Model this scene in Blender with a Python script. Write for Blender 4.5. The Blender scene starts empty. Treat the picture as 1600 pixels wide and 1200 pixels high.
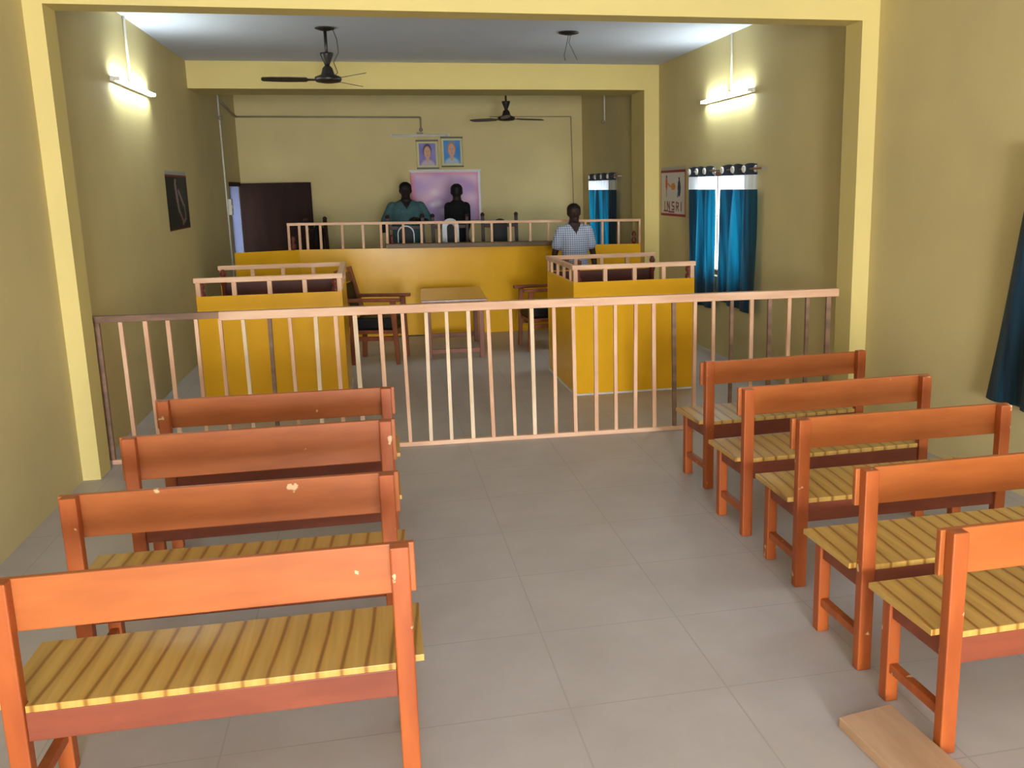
import bpy, bmesh, math, random
from mathutils import Vector, Matrix
random.seed(7)
SC = bpy.context.scene
COL = SC.collection
R = math.radians

# ---------------------------------------------------------------- camera
yaw, pitch, roll = -0.2121, 0.2005, 0.0183
FPX, CX, CY, CAMZ = 1453.23, 900.96, 586.45, 1.85
fw = Vector((-math.sin(yaw)*math.cos(pitch), math.cos(yaw)*math.cos(pitch), -math.sin(pitch)))
rt = Vector((math.cos(yaw), math.sin(yaw), 0)); up = rt.cross(fw)
RR = rt*math.cos(roll) - up*math.sin(roll); UU = up*math.cos(roll) + rt*math.sin(roll)
cd = bpy.data.cameras.new('camera'); cam = bpy.data.objects.new('camera', cd); COL.objects.link(cam)
m = Matrix((RR, UU, -fw)).transposed().to_4x4(); m.translation = Vector((0, 0, CAMZ)); cam.matrix_world = m
cd.sensor_fit = 'HORIZONTAL'; cd.sensor_width = 36; cd.lens = FPX*36/1600
cd.shift_x = -(CX-800)/1600; cd.shift_y = (CY-600)/1600; cd.clip_start = 0.02
SC.camera = cam

# ---------------------------------------------------------------- world, daylight, exposure
SC.view_settings.view_transform = 'Standard'
try: SC.view_settings.look = 'None'
except Exception: pass
SC.view_settings.gamma = 1; SC.view_settings.use_curve_mapping = False
SC.view_settings.exposure = 0.0
w = bpy.data.worlds.new('sky'); SC.world = w; w.use_nodes = True
bg = w.node_tree.nodes['Background']; bg.inputs[0].default_value = (0.80, 0.90, 1.0, 1); bg.inputs[1].default_value = 6.0

def area(name, loc, size, direction, power, colour=(.97, .98, 1)):
    l = bpy.data.lights.new(name, 'AREA'); l.shape = 'RECTANGLE'; l.size, l.size_y = size
    l.energy = power; l.color = colour
    o = bpy.data.objects.new(name, l); COL.objects.link(o); o.location = loc
    o.rotation_euler = Vector(direction).to_track_quat('-Z', 'Z').to_euler(); return o
XL, XR, YW, YBACK, ZC = -1.96, 3.68, 15.7, -7.5, 3.336
# daylight coming in through the doorway and windows of the wall behind the photographer
area('doorway_daylight', (0.3, YBACK-.12, 1.25), (1.8, 2.3), (0, 1, 0), 1150)
area('window_daylight', (-1.2, YBACK-.12, 1.55), (0.9, 1.2), (0, 1, 0), 70)
area('window_daylight', (2.6, YBACK-.12, 1.55), (1.1, 1.2), (0, 1, 0), 70)

# ---------------------------------------------------------------- materials
MATS = {}
def srgb(r, g, b):
    f = lambda c: (c/255/12.92) if c/255 <= .04045 else ((c/255+.055)/1.055)**2.4
    return (f(r), f(g), f(b), 1)
def newmat(name):
    m = bpy.data.materials.new(name); m.use_nodes = True
    n = m.node_tree.nodes; b = n['Principled BSDF']; return m, n, m.node_tree.links, b
def noise_mat(name, c1, c2, rough=.6, scale=(8, 8, 8), detail=4, spec=.4, metal=0, lo=.35, hi=.65, bump=0, coat=0, wear=None):
    m, n, l, b = newmat(name)
    tc = n.new('ShaderNodeTexCoord'); mp = n.new('ShaderNodeMapping'); mp.inputs['Scale'].default_value = scale
    nz = n.new('ShaderNodeTexNoise'); nz.inputs['Scale'].default_value = 1; nz.inputs['Detail'].default_value = detail
    cr = n.new('ShaderNodeValToRGB'); cr.color_ramp.elements[0].position = lo; cr.color_ramp.elements[1].position = hi
    cr.color_ramp.elements[0].color = c1; cr.color_ramp.elements[1].color = c2
    l.new(tc.outputs['Object'], mp.inputs['Vector']); l.new(mp.outputs[0], nz.inputs['Vector']); l.new(nz.outputs['Fac'], cr.inputs['Fac'])
    colour = cr.outputs['Color']
    if wear:   # chips of bare wood where the varnish has flaked
        n2 = n.new('ShaderNodeTexNoise'); n2.inputs['Scale'].default_value = wear[0]; n2.inputs['Detail'].default_value = 5
        oi = n.new('ShaderNodeObjectInfo'); va = n.new('ShaderNodeVectorMath'); va.operation = 'ADD'
        l.new(tc.outputs['Object'], va.inputs[0]); l.new(oi.outputs['Random'], va.inputs[1]); l.new(va.outputs[0], n2.inputs['Vector'])
        c2r = n.new('ShaderNodeValToRGB'); c2r.color_ramp.elements[0].position = wear[1]; c2r.color_ramp.elements[1].position = wear[1]+.02
        l.new(n2.outputs['Fac'], c2r.inputs['Fac'])
        mx = n.new('ShaderNodeMixRGB'); mx.inputs[2].default_value = wear[2]
        l.new(c2r.outputs['Color'], mx.inputs[0]); l.new(colour, mx.inputs[1]); colour = mx.outputs[0]
    l.new(colour, b.inputs['Base Color'])
    b.inputs['Roughness'].default_value = rough; b.inputs['Specular IOR Level'].default_value = spec; b.inputs['Metallic'].default_value = metal
    if coat: b.inputs['Coat Weight'].default_value = coat; b.inputs['Coat Roughness'].default_value = .15
    if bump:
        bp = n.new('ShaderNodeBump'); bp.inputs['Strength'].default_value = bump; bp.inputs['Distance'].default_value = .004
        l.new(nz.outputs['Fac'], bp.inputs['Height']); l.new(bp.outputs[0], b.inputs['Normal'])
    MATS[name] = m; return m
def attr_mat(name, rough=.6, spec=.3):
    m, n, l, b = newmat(name); a = n.new('ShaderNodeVertexColor'); a.layer_name = 'paint'
    l.new(a.outputs['Color'], b.inputs['Base Color']); b.inputs['Roughness'].default_value = rough; b.inputs['Specular IOR Level'].default_value = spec
    MATS[name] = m; return m

noise_mat('wall_paint', srgb(214, 197, 142), srgb(206, 190, 138), .7, (1.2, 1.2, 1.2), 6, .25)
noise_mat('beam_paint', srgb(220, 201, 130), srgb(214, 196, 128), .7, (1.2, 1.2, 1.2), 6, .25)
noise_mat('ceiling_paint', srgb(212, 220, 240), srgb(204, 212, 232), .8, (1, 1, 1), 4, .2)
noise_mat('reveal_paint', srgb(118, 122, 150), srgb(110, 114, 142), .7, (1, 1, 1), 3, .2)
noise_mat('yellow_laminate', srgb(240, 182, 40), srgb(230, 172, 34), .2, (1.5, 1.5, .5), 3, .16)
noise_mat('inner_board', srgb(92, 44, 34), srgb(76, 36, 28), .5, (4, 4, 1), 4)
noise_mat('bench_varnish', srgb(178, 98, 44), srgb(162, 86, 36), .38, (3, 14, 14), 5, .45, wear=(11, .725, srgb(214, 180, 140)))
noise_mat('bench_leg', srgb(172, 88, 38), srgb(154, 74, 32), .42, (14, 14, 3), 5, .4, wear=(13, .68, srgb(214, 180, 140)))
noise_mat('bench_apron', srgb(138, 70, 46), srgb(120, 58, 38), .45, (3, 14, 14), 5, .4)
noise_mat('raw_wood', srgb(232, 192, 158), srgb(206, 158, 124), .6, (10, 10, 2.2), 5, .3)
noise_mat('raw_wood_rail', srgb(234, 194, 162), srgb(210, 164, 132), .6, (2, 12, 12), 5, .3)
noise_mat('planed_wood', srgb(236, 214, 182), srgb(216, 190, 156), .6, (10, 10, 2.2), 5, .3)
noise_mat('weathered_wood', srgb(150, 118, 96), srgb(118, 92, 76), .65, (2.5, 12, 12), 5, .3)
noise_mat('dark_edge_wood', srgb(110, 84, 50), srgb(92, 70, 42), .5, (2, 12, 12), 5, .4)
noise_mat('turned_wood', srgb(112, 44, 30), srgb(92, 36, 24), .4, (10, 10, 4), 4)
noise_mat('chair_wood', srgb(142, 76, 40), srgb(116, 60, 32), .4, (10, 10, 3), 5, .4)
noise_mat('dark_chair_wood', srgb(58, 30, 25), srgb(46, 23, 20), .45, (10, 10, 3), 5, .3)
noise_mat('table_wood', srgb(128, 76, 52), srgb(104, 60, 40), .22, (12, 2, 10), 5, .6, coat=.5)
noise_mat('door_wood', srgb(48, 28, 21), srgb(38, 22, 17), .6, (8, 8, 1.5), 5, .1)
noise_mat('plank_wood', srgb(196, 160, 128), srgb(176, 140, 108), .6, (12, 2, 12), 5, .3)
noise_mat('black_rexine', srgb(14, 13, 14), srgb(20, 18, 18), .5, (30, 30, 30), 3, .25)
noise_mat('black_cloth', srgb(16, 17, 20), srgb(22, 23, 27), .85, (40, 40, 40), 3, .2)
noise_mat('dark_trousers', srgb(22, 24, 30), srgb(28, 30, 38), .85, (40, 40, 40), 3, .2)
noise_mat('teal_shirt', srgb(70, 100, 104), srgb(60, 90, 95), .85, (30, 30, 30), 3, .2)
noise_mat('skin', srgb(58, 38, 31), srgb(50, 31, 26), .6, (20, 20, 20), 3, .3)
noise_mat('skin_dark_shaded', srgb(38, 27, 24), srgb(31, 22, 20), .6, (20, 20, 20), 3, .3)  # dark skin, deepened further: silhouette shade put into the colour
noise_mat('hair', srgb(14, 12, 12), srgb(22, 19, 18), .6, (60, 60, 60), 3, .3)
noise_mat('shoe_leather', srgb(24, 20, 18), srgb(32, 26, 22), .4, (20, 20, 20), 3, .4)
noise_mat('white_towel', srgb(232, 236, 242), srgb(220, 225, 232), .9, (60, 60, 60), 3, .1, bump=.3)
noise_mat('black_metal', srgb(30, 25, 22), srgb(38, 31, 27), .4, (20, 20, 20), 2, .5)
noise_mat('steel', srgb(190, 190, 190), srgb(170, 170, 172), .3, (20, 20, 20), 2, .5, metal=1)
noise_mat('white_plastic', srgb(224, 222, 212), srgb(214, 212, 202), .5, (10, 10, 10), 2, .4)
noise_mat('grey_plastic', srgb(150, 142, 118), srgb(138, 132, 108), .5, (10, 10, 10), 2, .4)
noise_mat('wire_plastic', srgb(60, 58, 54), srgb(70, 66, 62), .5, (10, 10, 10), 2, .4)
noise_mat('frame_black', srgb(40, 36, 30), srgb(48, 42, 36), .4, (10, 10, 10), 2, .4)
noise_mat('frame_gilt', srgb(196, 184, 120), srgb(182, 170, 108), .4, (10, 10, 10), 2, .4)
noise_mat('window_frame_paint', srgb(120, 84, 56), srgb(104, 72, 48), .5, (10, 10, 3), 3, .4)
noise_mat('white_edge', srgb(228, 226, 220), srgb(214, 212, 206), .5, (10, 10, 10), 2, .4)
attr_mat('printed_paper', .6); attr_mat('printed_vinyl', .45, .4)

def floor_mat():
    m, n, l, b = newmat('cement_floor')
    tc = n.new('ShaderNodeTexCoord'); br = n.new('ShaderNodeTexBrick')
    br.offset = 0; br.inputs['Scale'].default_value = 1; br.inputs['Brick Width'].default_value = .6; br.inputs['Row Height'].default_value = .6
    br.inputs['Mortar Size'].default_value = .004; br.inputs['Mortar Smooth'].default_value = .3
    n1 = n.new('ShaderNodeTexNoise'); n1.inputs['Scale'].default_value = 2.2; n1.inputs['Detail'].default_value = 8; n1.inputs['Roughness'].default_value = .65
    cr = n.new('ShaderNodeValToRGB'); cr.color_ramp.elements[0].position = .3; cr.color_ramp.elements[1].position = .7
    cr.color_ramp.elements[0].color = srgb(176, 168, 163); cr.color_ramp.elements[1].color = srgb(192, 184, 179)
    l.new(tc.outputs['Object'], br.inputs['Vector']); l.new(tc.outputs['Object'], n1.inputs['Vector']); l.new(n1.outputs['Fac'], cr.inputs['Fac'])
    mx = n.new('ShaderNodeMixRGB'); mx.inputs[2].default_value = srgb(170, 162, 157)
    l.new(br.outputs['Fac'], mx.inputs[0]); l.new(cr.outputs['Color'], mx.inputs[1]); l.new(mx.outputs[0], b.inputs['Base Color'])
    rr = n.new('ShaderNodeMapRange'); rr.inputs[3].default_value = .38; rr.inputs[4].default_value = .55
    l.new(n1.outputs['Fac'], rr.inputs[0]); l.new(rr.outputs[0], b.inputs['Roughness']); b.inputs['Specular IOR Level'].default_value = .45
    MATS['cement_floor'] = m
floor_mat()
def seat_mat():
    m, n, l, b = newmat('seat_laminate')
    tc = n.new('ShaderNodeTexCoord'); mp = n.new('ShaderNodeMapping'); mp.inputs['Rotation'].default_value = (0, 0, R(4))
    wv = n.new('ShaderNodeTexWave'); wv.bands_direction = 'X'; wv.inputs['Scale'].default_value = 4.4; wv.inputs['Distortion'].default_value = .8
    wv.inputs['Detail'].default_value = 2; wv.inputs['Detail Scale'].default_value = .6
    cr = n.new('ShaderNodeValToRGB'); e = cr.color_ramp.elements
    e[0].position = 0; e[0].color = srgb(158, 112, 48); e[1].position = .13; e[1].color = srgb(210, 164, 80)
    e.new(.05).color = srgb(184, 134, 60); e.new(1).color = srgb(218, 176, 94)
    mp2 = n.new('ShaderNodeMapping'); mp2.inputs['Scale'].default_value = (60, 2.5, 2)
    nz = n.new('ShaderNodeTexNoise'); nz.inputs['Scale'].default_value = 1; nz.inputs['Detail'].default_value = 4
    mx = n.new('ShaderNodeMixRGB'); mx.blend_type = 'MULTIPLY'; mx.inputs[0].default_value = .4
    l.new(tc.outputs['Object'], mp.inputs['Vector']); l.new(mp.outputs[0], wv.inputs['Vector']); l.new(wv.outputs['Fac'], cr.inputs['Fac'])
    l.new(tc.outputs['Object'], mp2.inputs['Vector']); l.new(mp2.outputs[0], nz.inputs['Vector'])
    l.new(cr.outputs['Color'], mx.inputs[1]); l.new(nz.outputs['Fac'], mx.inputs[2])
    l.new(mx.outputs[0], b.inputs['Base Color']); b.inputs['Roughness'].default_value = .32; b.inputs['Specular IOR Level'].default_value = .5
    MATS['seat_laminate'] = m
seat_mat()
def cloth_mat(name, c1, c2, trans, rough=.6, sheen=.2, scale=(3, 40, 1.0), tcol=None):
    m, n, l, b = newmat(name)
    tc = n.new('ShaderNodeTexCoord'); mp = n.new('ShaderNodeMapping'); mp.inputs['Scale'].default_value = scale
    nz = n.new('ShaderNodeTexNoise'); nz.inputs['Scale'].default_value = 1; nz.inputs['Detail'].default_value = 5
    cr = n.new('ShaderNodeValToRGB'); cr.color_ramp.elements[0].color = c1; cr.color_ramp.elements[1].color = c2
    cr.color_ramp.elements[0].position = .4; cr.color_ramp.elements[1].position = .62
    l.new(tc.outputs['Object'], mp.inputs['Vector']); l.new(mp.outputs[0], nz.inputs['Vector']); l.new(nz.outputs['Fac'], cr.inputs['Fac'])
    l.new(cr.outputs['Color'], b.inputs['Base Color']); b.inputs['Roughness'].default_value = rough
    b.inputs['Sheen Weight'].default_value = sheen
    if trans:
        t = n.new('ShaderNodeBsdfTranslucent')
        if tcol:
            c2r = n.new('ShaderNodeValToRGB'); c2r.color_ramp.elements[0].color, c2r.color_ramp.elements[1].color = tcol
            c2r.color_ramp.elements[0].position = .42; c2r.color_ramp.elements[1].position = .6
            m2 = n.new('ShaderNodeMapping'); m2.inputs['Scale'].default_value = (1, 9, .5)  # vertical streaks put the light and dark of folds into the transmitted colour
            n2 = n.new('ShaderNodeTexNoise'); n2.inputs['Scale'].default_value = 1; n2.inputs['Detail'].default_value = 3
            l.new(tc.outputs['Object'], m2.inputs['Vector']); l.new(m2.outputs[0], n2.inputs['Vector'])
            l.new(n2.outputs['Fac'], c2r.inputs['Fac']); l.new(c2r.outputs['Color'], t.inputs['Color'])
        else: l.new(cr.outputs['Color'], t.inputs['Color'])
        ms = n.new('ShaderNodeMixShader'); ms.inputs[0].default_value = trans
        l.new(b.outputs[0], ms.inputs[1]); l.new(t.outputs[0], ms.inputs[2]); l.new(ms.outputs[0], n['Material Output'].inputs['Surface'])
    MATS[name] = m
cloth_mat('curtain_teal', srgb(4, 30, 46), srgb(6, 60, 84), .45, tcol=(srgb(0, 40, 58), srgb(2, 112, 144)))
cloth_mat('curtain_header', srgb(16, 32, 48), srgb(22, 42, 60), .05)
cloth_mat('curtain_sheer', srgb(225, 232, 238), srgb(242, 246, 250), .65)
def check_mat():
    m, n, l, b = newmat('checked_shirt')
    tc = n.new('ShaderNodeTexCoord'); sp = n.new('ShaderNodeSeparateXYZ'); l.new(tc.outputs['Object'], sp.inputs[0])
    def stripe(sock):
        a = n.new('ShaderNodeMath'); a.operation = 'MULTIPLY'; a.inputs[1].default_value = 38; l.new(sock, a.inputs[0])
        f = n.new('ShaderNodeMath'); f.operation = 'FRACT'; l.new(a.outputs[0], f.inputs[0])
        g = n.new('ShaderNodeMath'); g.operation = 'LESS_THAN'; g.inputs[1].default_value = .32; l.new(f.outputs[0], g.inputs[0]); return g.outputs[0]
    s = n.new('ShaderNodeMath'); s.operation = 'ADD'; l.new(stripe(sp.outputs[0]), s.inputs[0]); l.new(stripe(sp.outputs[2]), s.inputs[1])
    d = n.new('ShaderNodeMath'); d.operation = 'MULTIPLY'; d.inputs[1].default_value = .5; l.new(s.outputs[0], d.inputs[0])
    cr = n.new('ShaderNodeValToRGB'); cr.color_ramp.elements[0].color = srgb(184, 192, 212); cr.color_ramp.elements[1].color = srgb(66, 76, 104)
    l.new(d.outputs[0], cr.inputs['Fac']); l.new(cr.outputs['Color'], b.inputs['Base Color']); b.inputs['Roughness'].default_value = .85
    MATS['checked_shirt'] = m
check_mat()
def emit_mat(name, c, s):
    m, n, l, b = newmat(name); b.inputs['Base Color'].default_value = c; b.inputs['Emission Color'].default_value = c; b.inputs['Emission Strength'].default_value = s; MATS[name] = m
emit_mat('lit_tube', (.90, 1.0, .96, 1), 80)
def glass_mat():
    m, n, l, b = newmat('window_glass'); t = n.new('ShaderNodeBsdfTransparent'); g = n.new('ShaderNodeBsdfGlossy'); g.inputs['Roughness'].default_value = .05
    ms = n.new('ShaderNodeMixShader'); ms.inputs[0].default_value = .06
    l.new(t.outputs[0], ms.inputs[1]); l.new(g.outputs[0], ms.inputs[2]); l.new(ms.outputs[0], n['Material Output'].inputs['Surface']); MATS['window_glass'] = m
glass_mat()

# ---------------------------------------------------------------- mesh helpers
class MB:
    def __init__(s): s.bm = bmesh.new()
    def box(s, x0, x1, y0, y1, z0, z1):
        x0, x1 = min(x0, x1), max(x0, x1); y0, y1 = min(y0, y1), max(y0, y1); z0, z1 = min(z0, z1), max(z0, z1)
        v = [s.bm.verts.new((x, y, z)) for x in (x0, x1) for y in (y0, y1) for z in (z0, z1)]
        for f in ((0, 1, 3, 2), (4, 6, 7, 5), (0, 4, 5, 1), (2, 3, 7, 6), (0, 2, 6, 4), (1, 5, 7, 3)): s.bm.faces.new([v[i] for i in f])
        return s
    def bar(s, a, b, w, d, ref=(0, 1, 0), w2=None, d2=None):   # rectangular bar a->b; d along ref
        a, b = Vector(a), Vector(b); t = (b-a).normalized(); r = Vector(ref); r = (r-t*r.dot(t)).normalized(); q = t.cross(r)
        w2 = w if w2 is None else w2; d2 = d if d2 is None else d2
        rings = []
        for p, ww, dd in ((a, w, d), (b, w2, d2)):
            rings.append([s.bm.verts.new(p+q*(sx*ww/2)+r*(sy*dd/2)) for sx, sy in ((-1, -1), (1, -1), (1, 1), (-1, 1))])
        A, B = rings
        for i in range(4): s.bm.faces.new((A[i], A[(i+1) % 4], B[(i+1) % 4], B[i]))
        s.bm.faces.new(A[::-1]); s.bm.faces.new(B); return s
    def rings(s, rings, cap=True):
        vs = [[s.bm.verts.new(p) for p in r] for r in rings]; n = len(vs[0])
        for A, B in zip(vs, vs[1:]):
            for i in range(n): s.bm.faces.new((A[i], A[(i+1) % n], B[(i+1) % n], B[i]))
        if cap: s.bm.faces.new(vs[0][::-1]); s.bm.faces.new(vs[-1])
        return s
    def tube(s, pts, rad, n=10, cap=True, squash=None):
        pts = [Vector(p) for p in pts]; rad = rad if isinstance(rad, (list, tuple)) else [rad]*len(pts)
        rg = []; prev = None
        for i, p in enumerate(pts):
            t = (pts[min(i+1, len(pts)-1)]-pts[max(i-1, 0)]).normalized()
            if prev is None: r = t.orthogonal().normalized()
            else: r = (prev-t*prev.dot(t)).normalized()
            prev = r; q = t.cross(r)
            rg.append([p+(r*math.cos(2*math.pi*k/n)+q*math.sin(2*math.pi*k/n))*rad[i] for k in range(n)])
        return s.rings(rg, cap)
    def limb(s, pts, rad, n=12):      # tube with rounded ends
        pts = [Vector(p) for p in pts]; rad = list(rad)
        t0 = (pts[0]-pts[1]).normalized(); t1 = (pts[-1]-pts[-2]).normalized(); P = []; Q = []
        for a in (.95, .7, .4): P.append(pts[0]+t0*rad[0]*a); Q.append(rad[0]*math.sqrt(1-a*a))
        P += pts; Q += rad
        for a in (.4, .7, .95): P.append(pts[-1]+t1*rad[-1]*a); Q.append(rad[-1]*math.sqrt(1-a*a))
        return s.tube(P, Q, n)
    def lathe(s, prof, c=(0, 0, 0), n=20):
        c = Vector(c)
        return s.rings([[c+Vector((r*math.cos(2*math.pi*k/n), r*math.sin(2*math.pi*k/n), z)) for k in range(n)] for r, z in prof])
    def ell(s, c, rx, ry, rz, n=16, mrings=9):
        c = Vector(c); rg = []
        for i in range(1, mrings+1):
            a = -math.pi/2+math.pi*i/(mrings+1)
            rg.append([c+Vector((rx*math.cos(a)*math.cos(2*math.pi*k/n), ry*math.cos(a)*math.sin(2*math.pi*k/n), rz*math.sin(a))) for k in range(n)])
        return s.rings(rg)
    def prism(s, poly, z0, z1, axis='z'):
        def mk(p, z): return (p[0], p[1], z) if axis == 'z' else ((p[0], z, p[1]) if axis == 'y' else (z, p[0], p[1]))
        a = [s.bm.verts.new(mk(p, z0)) for p in poly]; b = [s.bm.verts.new(mk(p, z1)) for p in poly]; n = len(a)
        s.bm.faces.new(a[::-1]); s.bm.faces.new(b)
        for i in range(n): s.bm.faces.new((a[i], a[(i+1) % n], b[(i+1) % n], b[i]))
        return s
    def build(s, name, mat, parent=None, bevel=0, smooth=False, loc=None, rz=0):
        bmesh.ops.recalc_face_normals(s.bm, faces=s.bm.faces)
        me = bpy.data.meshes.new(name); s.bm.to_mesh(me); s.bm.free(); me.materials.append(MATS[mat])
        if smooth:
            for p in me.polygons: p.use_smooth = True
        o = bpy.data.objects.new(name, me); COL.objects.link(o)
        if parent: o.parent = parent
        if loc is not None: o.location = loc
        if rz: o.rotation_euler.z = rz
        if bevel:
            b = o.modifiers.new('bevel', 'BEVEL'); b.width = bevel; b.segments = 2; b.limit_method = 'ANGLE'; b.angle_limit = R(40)
        return o
def thing(name, label, cat, loc=(0, 0, 0), rz=0, group=None):
    o = bpy.data.objects.new(name, None); COL.objects.link(o); o.location = loc; o.rotation_euler.z = rz
    o.empty_display_size = .1
    return tag(o, label, cat, group)
def tag(o, label, cat, group=None):
    o['label'] = label; o['category'] = cat
    if group: o['group'] = group
    return o
def struct(o): o['kind'] = 'structure'; return o
def painted(name, w_, h_, nu, nv, fn, mat, parent, M, bulge=None, thick=.002):
    """flat print in local x (width) / z (height), facing -y, placed by matrix M; fn(u,v)->linear colour"""
    bm = bmesh.new(); lay = bm.loops.layers.float_color.new('paint')
    g = [[bm.verts.new(((i/nu-.5)*w_, bulge(i/nu, j/nv) if bulge else 0, (j/nv-.5)*h_)) for j in range(nv+1)] for i in range(nu+1)]
    for i in range(nu):
        for j in range(nv):
            f = bm.faces.new((g[i][j], g[i+1][j], g[i+1][j+1], g[i][j+1])); f.smooth = True
            c = fn((i+.5)/nu, (j+.5)/nv)
            for lp in f.loops: lp[lay] = c
    me = bpy.data.meshes.new(name); bm.to_mesh(me); bm.free(); me.materials.append(MATS[mat])
    o = bpy.data.objects.new(name, me); COL.objects.link(o)
    s = o.modifiers.new('thickness', 'SOLIDIFY'); s.thickness = thick; s.offset = -1
    if parent: o.parent = parent
    o.matrix_local = M
    return o

# ---------------------------------------------------------------- room shell
def wall(name, plane, thick, a0, a1, z0, z1, holes, mat, axis):
    """axis 'x': wall at x=plane running along y; axis 'y': at y=plane running along x; holes=(a0,a1,z0,z1)"""
    mb = MB(); cuts = sorted({a0, a1, *[h[0] for h in holes], *[h[1] for h in holes]})
    def put(p, q, za, zb):
        if zb-za < 1e-4: return
        if axis == 'x': mb.box(plane, plane+thick, p, q, za, zb)
        else: mb.box(p, q, plane, plane+thick, za, zb)
    for p, q in zip(cuts, cuts[1:]):
        hs = [h for h in holes if h[0] <= p+1e-6 and h[1] >= q-1e-6]
        if hs: put(p, q, z0, hs[0][2]); put(p, q, hs[0][3], z1)
        else: put(p, q, z0, z1)
    return struct(mb.build(name, mat))
DOOR = (14.38, 15.42, .25, 2.0)
W1 = (8.75, 10.28, .85, 1.98); W3 = (2.9, 4.2, .85, 1.95); W2 = (13.75, 15.1, .85, 1.95)
struct(MB().box(XL-.2, XR+.2, YBACK-.2, YW+.2, -.1, 0).build('floor', 'cement_floor'))
struct(MB().box(XL-.2, XR+.2, YBACK-.2, YW+.2, ZC, ZC+.12).build('ceiling', 'ceiling_paint'))
wall('wall_left', XL, -.2, YBACK-.2, YW+.2, 0, ZC, [DOOR], 'wall_paint', 'x')
wall('wall_right', XR, .2, YBACK-.2, 12.4, 0, ZC, [W3, W1], 'wall_paint', 'x')
wall('wall_far_right', 3.55, .33, 12.4, YW+.2, 0, ZC, [W2], 'wall_paint', 'x')
wall('wall_back', YW, .2, XL, 3.55, 0, ZC, [], 'wall_paint', 'y')
wall('wall_front', YBACK, -.2, XL, XR, 0, ZC, [(-1.7, -.75, .9, 2.2), (-.7, 1.3, 0, 2.45), (2.05, 3.2, .9, 2.2)], 'wall_paint', 'y')
struct(MB().box(XL, XR, 6.46, 6.70, 2.983, ZC).build('trim_1', 'beam_paint'))
struct(MB().box(XL, XR, 11.80, 12.55, 3.03, ZC).build('trim_2', 'beam_paint'))
struct(MB().box(XL, XL+.11, 6.46, 6.70, 0, 2.983).build('trim_3', 'beam_paint'))
struct(MB().box(XR-.135, XR, 6.46, 6.70, 0, 2.983).build('trim_4', 'beam_paint'))
struct(MB().box(XR-.195, XR, 11.80, 12.40, 0, 3.03).build('trim_5', 'beam_paint'))
# raised floor of the dais, with the step at its left
struct(MB().box(XL, 3.55, 12.12, YW, 0, .25).box(XL, -1.62, 11.70, 12.12, 0, .13).build('floor_dais', 'cement_floor'))
# window and door woodwork
def window(n, x, wy, far=False):
    y0, y1, z0, z1 = wy
    fr = MB()
    for a, b, c, d in ((y0, y0+.05, z0, z1), (y1-.05, y1, z0, z1), (y0, y1, z0, z0+.05), (y0, y1, z1-.05, z1), (y0+.36*(y1-y0)-.025, y0+.36*(y1-y0)+.025, z0, z1)):
        fr.box(x+.08, x+.14, a, b, c, d)
    o = struct(fr.build('window_%d' % n, 'window_frame_paint', bevel=.004))
    g = MB()
    for k in range(9):
        yy = y0+(k+1)*(y1-y0)/10; g.tube([(x+.17, yy, z0), (x+.17, yy, z1)], .006, 6)
    g.build('grille', 'black_metal', o)
    MB().box(x+.105, x+.11, y0+.05, y1-.05, z0+.05, z1-.05).build('pane', 'window_glass', o)
    return o
window(1, XR, W1); window(2, 3.55, W2); window(3, XR, W3)
fr = MB()
y0, y1, z0, z1 = DOOR
fr.box(XL-.2, XL-.14, y0, y0+.06, z0, z1); fr.box(XL-.2, XL-.14, y1-.06, y1, z0, z1); fr.box(XL-.2, XL+.03, y0, y1, z1-.06, z1)
struct(MB().box(XL-.139, XL-.001, y1-.012, y1, z0, z1-.06).build('trim_6', 'reveal_paint'))
d1 = struct(fr.build('door_1', 'door_wood', bevel=.004))
lf = MB().box(XL+.02, -.88, y1-.05, y1-.012, .26, 1.985).build('door_leaf', 'door_wood', d1, bevel=.004)
h = MB()
h.tube([(-.96, y1-.05, 1.12), (-.96, y1-.10, 1.12), (-.96, y1-.10, 1.28), (-.96, y1-.05, 1.28)], .008, 8)
h.build('door_handle', 'steel', lf, smooth=True)
# bluish outer veranda wall seen through the doorway
struct(MB().box(XL-2.2, XL-2.1, 13.2, 18, 0, 3.3).build('wall_veranda', 'reveal_paint'))
struct(MB().box(XL-2.2, XL-.2, 13.2, 18, -.1, 0).build('floor_veranda', 'cement_floor'))

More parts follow.
